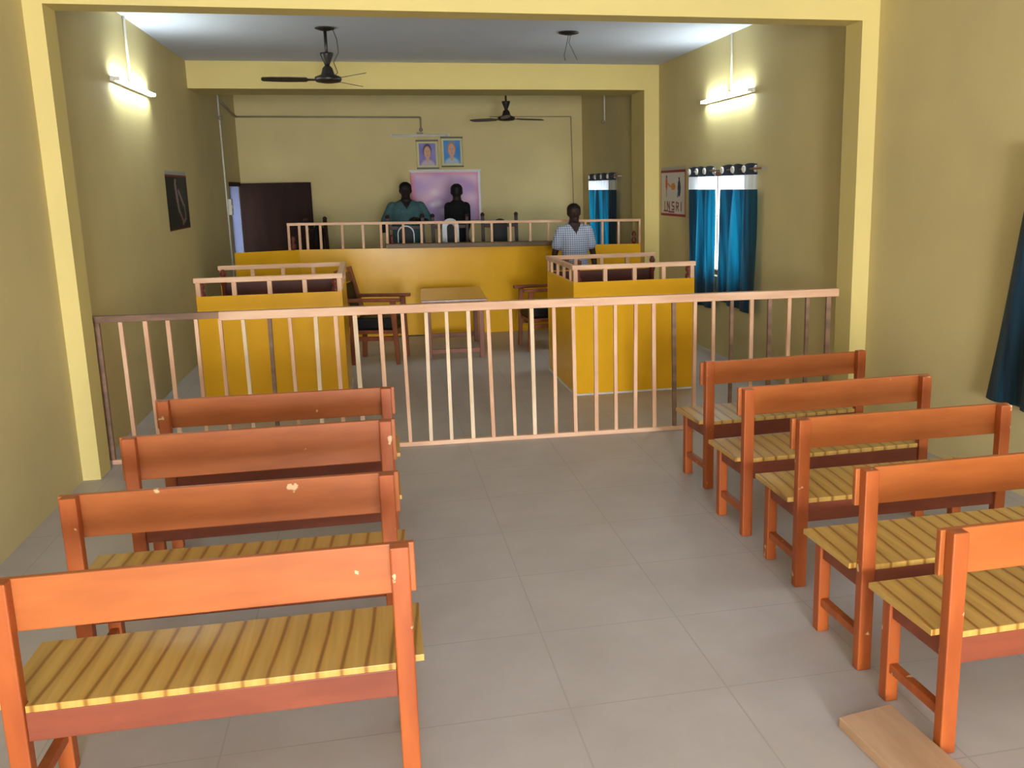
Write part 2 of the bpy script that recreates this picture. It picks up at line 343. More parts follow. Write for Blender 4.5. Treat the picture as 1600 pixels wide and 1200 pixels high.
# ---------------------------------------------------------------- benches
def bench(label, group, x0, x1, yb, rz=0, board=(.64, .80), h=.80, jag=0):
    L = x1-x0
    t = thing('wooden_bench', label, 'bench', ((x0+x1)/2, yb, 0), rz, group)
    a = L/2; pw, pd = .056, .045
    bo = MB().box(-a, a, pd/2, pd/2+.024, board[0], board[1])
    bo.build('backrest_board', 'bench_varnish', t, bevel=.004)
    for sx in (-1, 1):
        xc = sx*(a-.045)
        MB().bar((xc, 0, 0), (xc, 0, h+.002), pw, pd, w2=pw*1.02).build('back_leg', 'bench_leg', t, bevel=.005)
        MB().bar((xc, .335, 0), (xc, .335, .405), .05, .05).build('front_leg', 'bench_leg', t, bevel=.005)
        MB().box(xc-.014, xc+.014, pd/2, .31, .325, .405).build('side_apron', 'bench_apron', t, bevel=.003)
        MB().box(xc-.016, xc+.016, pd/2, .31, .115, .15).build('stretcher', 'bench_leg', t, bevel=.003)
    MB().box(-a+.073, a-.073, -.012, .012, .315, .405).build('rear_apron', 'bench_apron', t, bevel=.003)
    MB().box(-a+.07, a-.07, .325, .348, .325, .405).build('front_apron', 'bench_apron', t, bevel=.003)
    s = MB(); s.prism([(-a+.075, -.012), (a-.075, -.012), (a-.075, pd/2+.001), (a+.012, pd/2+.001), (a+.012, .405), (-a-.012, .405), (-a-.012, pd/2+.001), (-a+.075, pd/2+.001)], .405, .427)
    s.build('seat', 'seat_laminate', t, bevel=.002)
    return t
GL, GR = 'benches on the left of the aisle', 'benches on the right of the aisle'
bench('orange-brown bench left of the aisle, farthest one, close to the wooden railing', GL, -1.15, .07, 5.03, R(-1.0), (.648, .80))
bench('orange-brown bench left of the aisle, second from the railing, with the deepest backrest board', GL, -1.14, .055, 4.28, R(.2), (.60, .80))
bench('orange-brown bench left of the aisle, third from the railing and second nearest the camera', GL, -1.15, .045, 3.45, R(-1.2), (.64, .80))
bench('orange-brown bench left of the aisle, nearest to the camera and cut by left edge', GL, -1.12, .07, 2.70, R(-.5), (.64, .80))
bench('dark orange bench right of the aisle, farthest one, in front of the railing end', GR, 1.90, 3.02, 5.25, R(3), (.65, .79))
bench('dark orange bench right of the aisle, second from the railing, in front of the farthest', GR, 1.82, 2.95, 4.44, R(1.5), (.655, .805))
bench('dark orange bench right of the aisle, middle one of the five on that side', GR, 1.81, 2.92, 3.76, R(-.5), (.655, .80))
bench('dark orange bench right of the aisle, second nearest, pale striped seat cut by frame edge', GR, 1.71, 2.86, 3.01, R(.5), (.655, .80))
bench('dark orange bench right of the aisle, nearest the camera, beside the bare plank', GR, 1.70, 2.84, 2.46, R(1), (.61, .765), h=.765)
tag(MB().prism([(1.475, 2.655), (1.69, 2.69), (1.74, 1.95), (1.525, 1.93)], 0, .04).build('wooden_plank', 'plank_wood', bevel=.004),
    'pale bare wooden plank lying on the floor beside the nearest right bench', 'plank')

# ---------------------------------------------------------------- bar railing across the room
FA, FB = Vector((-1.8635, 6.82, 0)), Vector((3.463, 6.564, 0))
fang = math.atan2((FB-FA).y, (FB-FA).x); FL = (FB-FA).length
t = thing('bar_railing', 'long waist-high railing of raw pale wood bars crossing the room', 'railing', FA, fang)
MB().box(.80, FL+.02, -.03, .03, .985, 1.045).build('top_rail', 'raw_wood_rail', t, bevel=.004)
o = MB().box(-.03, .80, -.028, .028, 1.0, 1.045).build('top_rail', 'weathered_wood', t, bevel=.004); o['label'] = 'grey weathered length of top rail'
MB().box(.0, FL, -.02, .02, 0, .032).build('bottom_rail', 'raw_wood_rail', t, bevel=.003)
xs = [-1.86, -1.7, -1.54, -1.4, -1.22, -1.06, -.9, -.74, -.59, -.43, -.28, -.14, .03, .19, .34, .49, .65, .8, .96, 1.11, 1.27, 1.42, 1.58, 1.73, 1.88, 2.03, 2.19, 2.34, 2.49, 2.63, 2.79, 2.94, 3.09, 3.24, 3.41]
for i, x in enumerate(xs):
    u = (x-FA.x)/math.cos(fang); e = i in (0, len(xs)-1); wd = .036 if e else random.uniform(.024, .031)
    d = 0 if e else random.uniform(-.012, .012)
    o = MB().bar((u, 0, .03), (u+d, 0, 1.0), wd, .028).build('end_post' if e else 'bar', 'weathered_wood' if e or i in (7, 26, 29, 31, 33) else 'planed_wood' if i in (6, 9, 11, 14, 15, 16, 19) else 'raw_wood', t, bevel=.002)

# ---------------------------------------------------------------- witness boxes
def witness_box(label, x0, x1, y0, y1, open_side):
    t = thing('witness_box', label, 'witness box', (x0, y0, 0), 0, 'witness boxes behind the railing')
    W, D, H, T = x1-x0, y1-y0, 1.02, .02
    cx = W if open_side > 0 else 0           # x of the open side
    sx = 0 if open_side > 0 else W           # x of the closed side
    MB().box(0, W, 0, T, .015, H).build('front_panel', 'yellow_laminate', t, bevel=.002)
    MB().box(sx, sx+T*open_side, T, D-T, .015, H).build('side_panel', 'yellow_laminate', t, bevel=.002)
    MB().box(0, W, D-.012, D, .015, H).build('rear_panel', 'yellow_laminate', t, bevel=.002)
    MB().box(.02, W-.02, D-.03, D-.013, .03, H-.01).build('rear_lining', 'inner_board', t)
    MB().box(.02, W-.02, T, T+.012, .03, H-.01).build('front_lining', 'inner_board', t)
    MB().box(0, W, -.006, T, 0, .015).build('floor_edging', 'white_edge', t); MB().box(sx-.006*open_side, sx+T*open_side, T, D, 0, .015).build('floor_edging', 'white_edge', t)
    for y in (0, D-.03):
        r = MB().box(-.01, W+.01, y-.006, y+.036, 1.13, 1.17).build('top_rail', 'raw_wood_rail', t, bevel=.003)
        for k in range(5):
            xx = .02+k*(W-.04)/4; MB().box(xx-.018, xx+.018, y-.002, y+.032, H, 1.13).build('baluster', 'raw_wood', r, bevel=.002)
    xs_ = sx+(.012 if open_side > 0 else -.012)
    r = MB().box(xs_-.024, xs_+.024, .036, D-.036, 1.131, 1.169).build('side_rail', 'raw_wood_rail', t, bevel=.003)
    for k in range(4):
        yy = .17+k*(D-.36)/3; MB().box(xs_-.012, xs_+.012, yy-.017, yy+.017, H, 1.131).build('baluster', 'raw_wood', r, bevel=.002)
    prof = [(.018, 0), (.018, .80), (.026, .82), (.018, .84), (.018, .98), (.026, 1.0), (.032, 1.025), (.026, 1.05), (.016, 1.062), (.028, 1.085), (.03, 1.1), (.022, 1.12), (.012, 1.138)]
    for xx, yy in ((cx-.035*open_side, .065), (cx-.035*open_side, D-.065), (sx+.055*open_side, .065)):
        MB().lathe(prof, (xx, yy, 0), 16).build('turned_post', 'turned_wood', t, smooth=True)
    return t
witness_box('yellow panelled witness box at left with raw wood top rails', -1.43, -.27, 8.06, 9.38, -1)
witness_box('yellow panelled witness box at right, in front of the man in checked shirt', 1.71, 2.83, 8.0, 9.26, 1)

# ---------------------------------------------------------------- judge's dais front
t = thing('judges_bench', 'long glossy yellow judge bench front with brown worktop edge and pale railing', 'judge bench', (0, 12.0, .018))
t.rotation_euler.y = R(.75)
MB().box(-.90, 3.485, 0, .03, 0, 1.115).build('front_panel', 'yellow_laminate', t, bevel=.003)
MB().prism([(-.90, 0), (-.90, .03), (-1.60, -.37), (-1.60, -.40)], 0, 1.115).build('wing_panel', 'yellow_laminate', t)
MB().box(.15, 2.32, -.10, .10, 1.116, 1.172).build('worktop', 'dark_edge_wood', t, bevel=.004)
r = MB().box(-.90, 3.48, -.012, .028, 1.41, 1.442).build('top_rail', 'raw_wood_rail', t, bevel=.003)
for px_x in (-.88, -.79, -.63, -.37, -.12, .10): MB().box(px_x-.015, px_x+.015, -.006, .022, 1.115, 1.41).build('baluster', 'raw_wood', r, bevel=.002)
for k, px_x in enumerate((.175, .375, .60, .82, 1.03, 1.25, 1.49, 1.73, 1.99, 2.23)): MB().box(px_x-.015, px_x+.015, -.006, .022, 1.172, 1.41).build('baluster', 'raw_wood', r, bevel=.002)
for px_x in (2.5, 2.72, 2.95, 3.17, 3.46): MB().box(px_x-.015, px_x+.015, -.006, .022, 1.115, 1.41).build('baluster', 'raw_wood', r, bevel=.002)
r = MB().bar((-.89, .01, 1.425), (-1.02, -.03, 1.425), .03, .032, (0, 0, 1)).build('return_rail', 'raw_wood_rail', t)
MB().box(-1.02, -.99, -.04, -.012, 1.115, 1.41).build('baluster', 'raw_wood', r, bevel=.002)
prof = [(.016, 1.115), (.026, 1.13), (.034, 1.16), (.024, 1.19), (.014, 1.205), (.03, 1.235), (.02, 1.27), (.012, 1.28)]
for px_x in (-.955, .23, 3.40): MB().lathe(prof, (px_x, .07 if px_x > 0 else -.07, 0), 16).build('turned_post', 'turned_wood', t, smooth=True)

# ---------------------------------------------------------------- furniture behind the railing
t = thing('lawyers_table', 'shiny brown wooden table on the floor before the yellow judge bench', 'table', (.84, 10.18, 0), R(-3))
MB().box(-.36, .36, 0, 1.30, .635, .66).build('tabletop', 'table_wood', t, bevel=.004)
MB().box(-.30, .30, .05, .07, .55, .635).box(-.30, .30, 1.22, 1.24, .55, .635).box(-.30, -.28, .07, 1.22, .55, .635).box(.28, .30, .07, 1.22, .55, .635).build('apron', 'chair_wood', t)
for x in (-.29, .29):
    for y in (.06, 1.23): MB().bar((x, y, 0), (x, y, .635), .055, .055).build('leg', 'chair_wood', t, bevel=.004)
MB().box(-.265, .265, .045, .075, .06, .11).build('stretcher', 'chair_wood', t, bevel=.003)
MB().box(-.265, .265, 1.215, 1.245, .06, .11).build('stretcher', 'chair_wood', t, bevel=.003)

def armchair(label, loc, rz):      # faces local +x
    t = thing('wooden_armchair', label, 'armchair', loc, rz, 'armchairs beside the brown table')
    for y in (-.25, .25):
        b = MB(); b.bar((-.24, y, 0), (-.22, y, .42), .05, .045, (0, 1, 0)); b.build('back_leg', 'chair_wood', t, bevel=.004)
        MB().bar((-.22, y, .42), (-.36, y, 1.02), .07, .045, (0, 1, 0), w2=.05).build('back_post', 'chair_wood', t, bevel=.004)
        MB().bar((.25, y, 0), (.22, y, .68), .038, .04, (0, 1, 0), w2=.06).build('front_leg', 'chair_wood', t, bevel=.004)
        MB().box(-.29, .31, y-.035, y+.035, .68, .715).build('armrest', 'chair_wood', t, bevel=.006)
        MB().box(-.225, .22, y-.015, y+.015, .26, .305).build('stretcher', 'chair_wood', t, bevel=.003)
    MB().box(-.23, .24, -.225, .225, .33, .37).build('seat_frame', 'chair_wood', t, bevel=.003)
    MB().box(-.21, .25, -.22, .22, .372, .50).build('seat_cushion', 'black_rexine', t, bevel=.025)
    MB().bar((-.345, -.225, .92), (-.345, .225, .92), .1, .03, (1, 0, .2)).build('crest_rail', 'chair_wood', t, bevel=.004)
    MB().bar((-.262, 0, .56), (-.325, 0, .86), .40, .02, (1, 0, .2)).build('back_panel', 'black_rexine', t, bevel=.006)
    return t
armchair('wooden armchair with black seat at left of the brown table', (.02, 10.36, 0), R(-14))
armchair('wooden armchair with black seat at right of table, beside right witness box', (1.93, 10.67, 0), R(184))

def dais_chair(label, loc, rz=0, towel=False, top=1.18, sw=.10):       # faces local -y
    t = thing('high_backed_chair', label, 'chair', loc, rz, 'dark chairs on the dais')
    for x in (-.235, .235):
        MB().bar((x, .24, 0), (x, .27, 1.22), .045, .04, (0, 1, 0)).lathe([(.022, 0), (.03, .015), (.03, .03), (.012, .05)], (x, .27, 1.215), 12).build('back_post', 'dark_chair_wood', t, bevel=.003)
        MB().bar((x, -.24, 0), (x, -.24, .66), .045, .045).build('front_leg', 'dark_chair_wood', t, bevel=.003)
        MB().box(x-.03, x+.03, -.29, .25, .66, .69).build('armrest', 'dark_chair_wood', t, bevel=.006)
    MB().box(-.25, .25, -.26, .24, .40, .43).build('seat_frame', 'dark_chair_wood', t, bevel=.003)
    MB().box(-.21, .21, -.25, .22, .432, .50).build('seat_cushion', 'black_rexine', t, bevel=.02)
    MB().box(-.215, .215, .245, .275, 1.06, 1.11).build('crest_rail', 'dark_chair_wood', t, bevel=.003)
    MB().box(-.215, .215, .24, .27, .56, .60).build('lower_rail', 'dark_chair_wood', t, bevel=.003)
    def arch(w_, z0, z1, n=10): return [(-w_, z0), (w_, z0)]+[(w_*math.cos(math.pi*k/n), z1-w_+w_*math.sin(math.pi*k/n)) for k in range(n+1)]
    MB().prism(arch(sw, .55, top), .215, .244, 'y').build('back_panel', 'black_rexine', t, bevel=.004)
    if towel:
        a, b = arch(sw+.015, .80, top+.02), arch(sw-(.05 if top > 1.15 else .0), .80, top-(.06 if top > 1.15 else 0))
        mb = MB(); out, inn = a[1:]+[a[0]], b[1:]+[b[0]]
        vo = [[mb.bm.verts.new((p[0], y, p[1])) for p in ps] for ps in (out, inn) for y in (.198, .214)]
        n = len(out)
        for i in range(n-1):
            o0, o1, i0, i1 = vo
            for A, B in ((o0, i0), (i0, i1), (i1, o1), (o1, o0)): mb.bm.faces.new((A[i], A[i+1], B[i+1], B[i]))
        for e in (0, n-1): mb.bm.faces.new([q[e] for q in (vo[0], vo[2], vo[3], vo[1])])
        tw = mb.build('towel', 'white_towel', None, bevel=.004, smooth=True); tw.location = loc; tw.rotation_euler.z = rz
        tag(tw, towel, 'towel', 'white towels over the dais chairs')
    return t
DZ = .25
dais_chair('dark chair on the dais in front of the man in teal shirt', (.46, 12.84, DZ), 0, 'white-edged cover on the dais chair before the teal-shirted man', 1.10, .10)
dais_chair('dark chair with a white towel arch, before the person in black', (1.07, 12.86, DZ), 0, 'bright white towel arched over the chair before the person in black')
dais_chair('empty dark chair on the dais right of the pink banner', (1.76, 12.85, DZ), 0)
dais_chair('dark chair at the left end of the dais, near the open door', (-.47, 12.68, DZ), R(62))

# ---------------------------------------------------------------- people
def remeshed(mb, vox, smooth=4):
    me = bpy.data.meshes.new('tmp'); bmesh.ops.recalc_face_normals(mb.bm, faces=mb.bm.faces); mb.bm.to_mesh(me); mb.bm.free()
    o = bpy.data.objects.new('tmp', me); COL.objects.link(o)
    r = o.modifiers.new('r', 'REMESH'); r.mode = 'VOXEL'; r.voxel_size = vox
    s = o.modifiers.new('s', 'SMOOTH'); s.iterations = smooth; s.factor = .5
    dg = bpy.context.evaluated_depsgraph_get(); out = bpy.data.meshes.new_from_object(o.evaluated_get(dg))
    bpy.data.objects.remove(o); bpy.data.meshes.remove(me)
    for p in out.polygons: p.use_smooth = True
    return out
def put(name, me, mat, parent, scale):
    me.materials.clear(); me.materials.append(MATS[mat]); me.transform(Matrix.Scale(scale, 4))
    for p in me.polygons: p.use_smooth = True
    o = bpy.data.objects.new(name, me); COL.objects.link(o); o.parent = parent; return o
def ering(c, rx, ry, n=24): return [Vector((c[0]+rx*math.cos(2*math.pi*k/n), c[1]+ry*math.sin(2*math.pi*k/n), c[2])) for k in range(n)]
TORSO = [(.80, .145, .10, .0), (.88, .168, .118, .0), (.96, .16, .11, .0), (1.06, .15, .105, -.005), (1.16, .16, .112, -.008), (1.26, .172, .116, -.006), (1.345, .178, .105, 0), (1.39, .158, .09, .006), (1.43, .112, .072, .01), (1.465, .068, .062, .008), (1.53, .055, .058, .0)]
def hand(mb, wrist, d, palm_n, side):
    d = Vector(d).normalized(); pn = Vector(palm_n); pn = (pn-d*pn.dot(d)).normalized(); q = d.cross(pn)*side
    W_ = Vector(wrist)
    mb.limb([W_, W_+d*.045, W_+d*.085], (.024, .032, .03), 10)
    for k, (off, ln) in enumerate(((-.030, .062), (-.011, .074), (.009, .07), (.028, .055))):
        b = W_+d*.085+q*off
        mb.limb([b-d*.02, b+d*ln*.45+pn*.006, b+d*ln*.8+pn*.022, b+d*ln+pn*.036], (.0105, .0095, .009, .008), 8)
    b = W_+d*.03-q*.028
    mb.limb([b, b+d*.03-q*.02+pn*.012, b+d*.062-q*.026+pn*.024], (.013, .011, .009), 8)
def person(label, loc, rz, height, arms, shirt, trousers, skin='skin', build_=1.0, sleeve=.55, vneck=False, facing_hair=True, vest=False, moustache=False, shirt_name='shirt'):
    """facing local -y; arms = [(shoulder->elbow, elbow->wrist) as points for left image side (x<0) and right]"""
    s = height/1.70
    t = thing('person', label, 'person', loc, rz)
    B = build_
    body = MB()
    body.rings([ering((0, yo, z), rx*(B if z < 1.42 else 1), ry*(B if z < 1.42 else 1)) for z, rx, ry, yo in TORSO])
    # head
    HR = [(1.475, .030, .035, -.045), (1.49, .046, .058, -.03), (1.515, .058, .078, -.018), (1.545, .066, .088, -.01), (1.58, .071, .093, -.004), (1.615, .075, .096, 0), (1.645, .074, .094, .002), (1.672, .064, .08, .004), (1.69, .045, .056, .006), (1.70, .02, .025, .006)]
    body.rings([ering((0, yo, z), rx, ry) for z, rx, ry, yo in HR])
    body.limb([(0, -.092, 1.605), (0, -.104, 1.58), (0, -.113, 1.562)], (.009, .012, .016), 8)            # nose
    body.limb([(-.024, -.088, 1.527), (0, -.095, 1.53), (.024, -.088, 1.527)], (.007, .009, .007), 8)     # lips
    body.limb([(-.045, -.078, 1.618), (0, -.094, 1.622), (.045, -.078, 1.618)], (.008, .008, .008), 8)    # brow
    for sx in (-1, 1):
        body.ell((sx*.078, .005, 1.585), .013, .022, .032, 10, 7)
        body.ell((sx*.030, -.083, 1.598), .014, .010, .009, 10, 7)                                          # eyelids
    hipw = .088
    trous = MB(); shoes = []
    trous.rings([ering((0, yo, z), rx*B+.010, ry*B+.010) for z, rx, ry, yo in [(.78, .13, .10, 0)]+TORSO[:3]+[(1.0, .158, .108, -.002)]])
    for sx in (-1, 1):
        hip, kn, an = (sx*hipw, 0, .86), (sx*.10, -.012, .47), (sx*.105, .015, .09)
        body.limb([hip, kn, (sx*.103, .01, .33), an, (sx*.105, .01, .05)], (.085, .056, .054, .038, .036), 14)
        body.limb([(sx*.105, .03, .035), (sx*.11, -.08, .03), (sx*.115, -.16, .025)], (.034, .036, .026), 10)
        trous.limb([(sx*hipw, 0, .84), kn, (sx*.103, .01, .30), (sx*.105, .012, .075)], (.096, .072, .066, .06), 16)
        sh = MB(); sh.limb([(sx*.105, .035, .045), (sx*.11, -.08, .043), (sx*.116, -.175, .036)], (.044, .046, .034), 14)
        for v in sh.bm.verts: v.co.z = max(v.co.z, 0)
        shoes.append(sh)
    top = MB()
    rows = [(z, rx*B+.014, ry*B+.014, yo) for z, rx, ry, yo in TORSO if .83 < z < 1.45]
    rows[0] = (rows[0][0]-.02, rows[0][1]+.012, rows[0][2]+.012, rows[0][3])
    if vest: rows = [(z, rx+.004, ry, yo) for z, rx, ry, yo in rows]; rows[-2] = (1.40, .20*B, .09, .005)
    rows.append((1.47, .072, .068, .009))
    top.rings([ering((0, yo, z), rx, ry) for z, rx, ry, yo in rows])
    collar = MB(); collar.tube([(.07*math.cos(a), .006+.068*math.sin(a)-.004, 1.468+.012*math.sin(a)) for a in [2*math.pi*k/20 for k in range(21)]], .011, 8)
    for sx, (sh_, el, wr, pn) in zip((-1, 1), arms):
        sh_, el, wr = Vector(sh_), Vector(el), Vector(wr)
        mid = el.lerp(wr, .3)
        body.limb([sh_, sh_.lerp(el, .5), el], (.054, .047, .039), 14); body.limb([el, mid, wr], (.039, .040, .026), 14)
        hand(body, wr, wr-el, pn, sx)
        e2 = sh_.lerp(el, sleeve) if sleeve <= 1 else el
        if sleeve <= 1:
            top.limb([sh_+Vector((-sx*.012, 0, .005)), sh_.lerp(el, sleeve*.5), e2], (.075, .070, .068), 16)
        else:
            top.limb([sh_+Vector((-sx*.012, 0, .005)), sh_.lerp(el, .5), el], (.073, .062, .055), 16); top.limb([el, mid, wr], (.053, .05, .04), 16)
    put('body', remeshed(body, .0075, 3), skin, t, s)
    put('trousers', remeshed(trous, .012, 4), trousers, t, s)
    tm = remeshed(top, .010, 4)
    if vneck:
        b2 = bmesh.new(); b2.from_mesh(tm)
        bmesh.ops.delete(b2, geom=[f for f in b2.faces if f.calc_center_median().y < 0 and f.calc_center_median().z > 1.33 and abs(f.calc_center_median().x) < (f.calc_center_median().z-1.33)*.62], context='FACES')
        b2.to_mesh(tm); b2.free()
    so = put(shirt_name, tm, shirt, t, s)
    if not vest and not vneck:
        cb = remeshed(collar, .008, 1); put('collar', cb, shirt, so, s)
    for sh in shoes: put('shoe', remeshed(sh, .008, 2), 'shoe_leather', t, s)
    hair = MB()
    hair.rings([ering((0, yo+.006, z), rx+.013, ry+.012) for z, rx, ry, yo in HR[3:-1]]+[ering((0, .006, 1.708), .03, .036)])
    hm = remeshed(hair, .009, 2); b2 = bmesh.new(); b2.from_mesh(hm)
    def bald(c):
        fr = -c.y/.1                               # 1 at the face, -1 at the back
        return c.z < (1.648 if fr > .35 else (1.60 if fr > -.15 else 1.52))
    bmesh.ops.delete(b2, geom=[f for f in b2.faces if bald(f.calc_center_median())], context='FACES'); b2.to_mesh(hm); b2.free()
    ho = put('hair', hm, 'hair', t, s)
    so2 = ho.modifiers.new('t', 'SOLIDIFY'); so2.thickness = .012
    if moustache:
        mm = MB(); mm.limb([(-.03, -.09, 1.541), (0, -.101, 1.546), (.03, -.09, 1.541)], (.006, .008, .006), 8)
        put('moustache', remeshed(mm, .004, 1), 'hair', t, s)
    return t
person('man in a teal-grey short-sleeved shirt standing behind the judge bench', (.50, 13.48, DZ), 0, 1.695,
       [((-.205, 0, 1.36), (-.315, .03, 1.13), (-.33, -.19, 1.09), (0, 0, -1)), ((.205, 0, 1.36), (.31, .03, 1.15), (.14, -.19, 1.19), (-.3, 0, -1))], 'teal_shirt', 'dark_trousers', 'skin_dark_shaded', 1.27, .8, vneck=True)
person('person dressed in black, standing with back turned before the pink banner', (1.22, 13.56, DZ), R(180), 1.66,
       [((-.13, 0, 1.37), (-.135, -.04, 1.10), (-.10, -.16, .90), (1, 0, 0)), ((.13, 0, 1.37), (.135, -.04, 1.10), (.10, -.16, .90), (-1, 0, 0))], 'black_cloth', 'dark_trousers', 'skin_dark_shaded', .84, 2, vest=True, shirt_name='coat')
person('man in a blue checked shirt standing behind the right witness box', (2.43, 11.27, 0), 0, 1.64,
       [((-.18, 0, 1.36), (-.255, .02, 1.08), (-.27, -.10, .84), (1, 0, 0)), ((.18, 0, 1.36), (.245, .02, 1.08), (.25, -.09, .84), (-1, 0, 0))], 'checked_shirt', 'dark_trousers', 'skin', 1.04, .62, vneck=True, moustache=True)

# ---------------------------------------------------------------- pictures on the walls
def lin(*c): return srgb(*c)
def mixc(a, b, f): f = max(0, min(1, f)); return tuple(a[i]*(1-f)+b[i]*f for i in range(4))
def sm(d, e=.03): return max(0, min(1, .5-d/e/2))
def portrait_fn(bgc, bg2, face, hairc, body, cx):
    def fn(u, v):
        c = mixc(bgc, bg2, .5+.5*math.sin(u*7+v*4)*math.cos(v*6))
        if u < .10 or u > .90 or v < .07 or v > .93: return lin(214, 206, 150)
        dx, dy = u-cx, v
        c = mixc(c, body, sm(((dx/.36)**2+((v-.02)/.28)**2)**.5-1, .15))
        c = mixc(c, face, sm(((dx/.08)**2+((v-.33)/.14)**2)**.5-1, .15))
        c = mixc(c, hairc, sm(((dx/.205)**2+((v-.64)/.26)**2)**.5-1, .12))
        c = mixc(c, face, sm(((dx/.165)**2+((v-.575)/.235)**2)**.5-1, .12))
        dk = mixc(face, lin(60, 40, 40), .55)
        for ex in (-.065, .065): c = mixc(c, dk, sm((((dx-ex)/.035)**2+((v-.62)/.018)**2)**.5-1, .4)*.8)
        c = mixc(c, dk, sm(((dx/.055)**2+((v-.46)/.014)**2)**.5-1, .4)*.7)
        c = mixc(c, dk, sm(((dx/.016)**2+((v-.55)/.05)**2)**.5-1, .5)*.4)
        return c
    return fn
def framed(label, xc, zc, w_, h_, fn):
    t = thing('framed_portrait', label, 'framed picture', (xc, YW-.005, zc), 0, 'portraits above the pink banner')
    T = .022
    for z0 in (h_/2-T, -h_/2): MB().box(-w_/2, w_/2, -.03, 0, z0, z0+T).build('frame_rail', 'frame_black', t, bevel=.003)
    for x0 in (-w_/2, w_/2-.014): MB().box(x0, x0+.014, -.028, 0, -h_/2+T, h_/2-T).build('frame_side', 'frame_gilt', t, bevel=.003)
    painted('picture', w_-.03, h_-2*T, 44, 52, fn, 'printed_paper', t, Matrix.Translation((0, -.012, 0)))
    return t
framed('framed portrait on a lilac ground, left of the two above the banner', .965, 2.40, .36, .46, portrait_fn(lin(150, 140, 200), lin(120, 116, 180), lin(214, 168, 140), lin(60, 50, 60), lin(196, 180, 190), .5))
framed('framed portrait on a bright blue ground, right of the two above the banner', 1.365, 2.435, .36, .48, portrait_fn(lin(60, 130, 200), lin(90, 150, 214), lin(214, 160, 130), lin(150, 130, 120), lin(170, 190, 200), .48))
def banner_fn(u, v):
    n = .5+.25*math.sin(u*9+2*math.sin(v*7))+.25*math.sin(v*11+3*math.sin(u*5+1))
    c = mixc(lin(188, 150, 206), lin(226, 184, 212), n)
    c = mixc(c, lin(150, 140, 196), sm((((u-.45)/.4)**2+((v-.12)/.2)**2)**.5-1, .6)*.6)
    e = min(u, 1-u, (1-v)*.9)
    c = mixc(c, lin(222, 110, 128), max(0, 1-e/.09)*.85)
    for bx, bz, r in ((.33, .58, .05), (.38, .36, .05), (.62, .28, .06), (.30, .33, .04), (.47, .2, .05)):
        c = mixc(c, lin(240, 226, 236), sm((((u-bx)/r)**2+((v-bz)/r)**2)**.5-1, .9)*.7)
    if u > .965 or v > .975: c = lin(226, 226, 236)
    return c
def banner_bulge(u, v):
    return -.012*math.sin(math.pi*u)*math.sin(math.pi*v)-.007*math.sin(14*(u+v))*max(0, u-.45)*2-.006*math.sin(20*(v-.4*u))*max(0, u-.6)*2.2-.004*math.sin(18*(u-v))*(1-u)
t = thing('pink_banner', 'pink and lilac vinyl banner with a white edge on the back wall', 'banner', (1.24, YW-.03, 1.73))
painted('banner_sheet', 1.14, .80, 60, 44, banner_fn, 'printed_vinyl', t, Matrix.Identity(4), banner_bulge)
MB().box(-.585, .585, -.005, .025, .40, .425).build('top_hem', 'white_edge', t, bevel=.002)
def seg(u, v, ax, ay, bx, by, r):
    dx, dy = bx-ax, by-ay; k = max(0, min(1, ((u-ax)*dx+(v-ay)*dy)/(dx*dx+dy*dy))); return ((u-ax-k*dx)**2+(v-ay-k*dy)**2)**.5 < r
def poster_r(u, v):
    c = lin(214, 206, 200)
    if v > .925: return lin(176, 170, 164)
    if .875 < v <= .925 or v < .045 : return lin(150, 46, 50)
    if u < .02 or u > .975: return lin(170, 70, 70)
    if ((u-.24)/.045)**2+((v-.66)/.13)**2 < 1: c = lin(216, 96, 60)                    # orange figure
    if ((u-.24)/.03)**2+((v-.80)/.03)**2 < 1: c = lin(120, 86, 76)
    if seg(u, v, .27, .68, .40, .60, .018) or ((u-.52)/.09)**2+((v-.60)/.075)**2 < 1: c = lin(218, 138, 70)
    if seg(u, v, .24, .53, .24, .40, .012): c = lin(140, 100, 92)
    if ((u-.76)/.06)**2+((v-.57)/.17)**2 < 1: c = lin(36, 60, 78)                      # dark figure
    if ((u-.76)/.03)**2+((v-.76)/.03)**2 < 1: c = lin(60, 46, 46)
    if seg(u, v, .72, .52, .70, .40, .02): c = lin(70, 120, 140)
    ink = lin(138, 62, 62)
    for q in ((.17, .29, .17, .12), (.28, .12, .28, .29), (.28, .29, .37, .12), (.37, .12, .37, .29), (.56, .28, .48, .28), (.48, .28, .47, .21), (.47, .21, .56, .20), (.56, .20, .56, .13), (.56, .13, .47, .13),
              (.65, .12, .65, .28), (.65, .28, .73, .27), (.73, .27, .73, .20), (.73, .20, .65, .20), (.68, .20, .74, .12), (.84, .29, .84, .12), (.14, .10, .56, .08)):
        if seg(u, v, *q, .016): c = ink
    return c
def poster_l(u, v):
    if v > .935: return lin(170, 168, 160)
    if v > .905 or v < .02 or u > .975: return lin(120, 46, 42)
    c = lin(20, 22, 28)
    c = mixc(c, lin(56, 66, 70), sm((((u-.72)/.26)**2+((v-.62)/.3)**2)**.5-1, .9)*.8)
    fig = lin(150, 126, 120)
    for q, r in (((.42, .80, .44, .84), .035), ((.42, .76, .46, .50), .05), ((.46, .50, .50, .32), .04), ((.50, .34, .66, .12), .03), ((.78, .40, .80, .18), .03), ((.80, .18, .64, .10), .03), ((.56, .66, .72, .44), .035)):
        if seg(u, v, *q, r): c = mixc(fig, lin(90, 80, 84), (.9-v)*.6)
    return c
MR = Matrix.Rotation(R(-90), 4, 'Z')    # print normal towards -x ; u runs from far to near
t = thing('wall_poster', 'pale poster with red bands and two figures on the right wall', 'poster', (XR-.004, 11.22, 1.765))
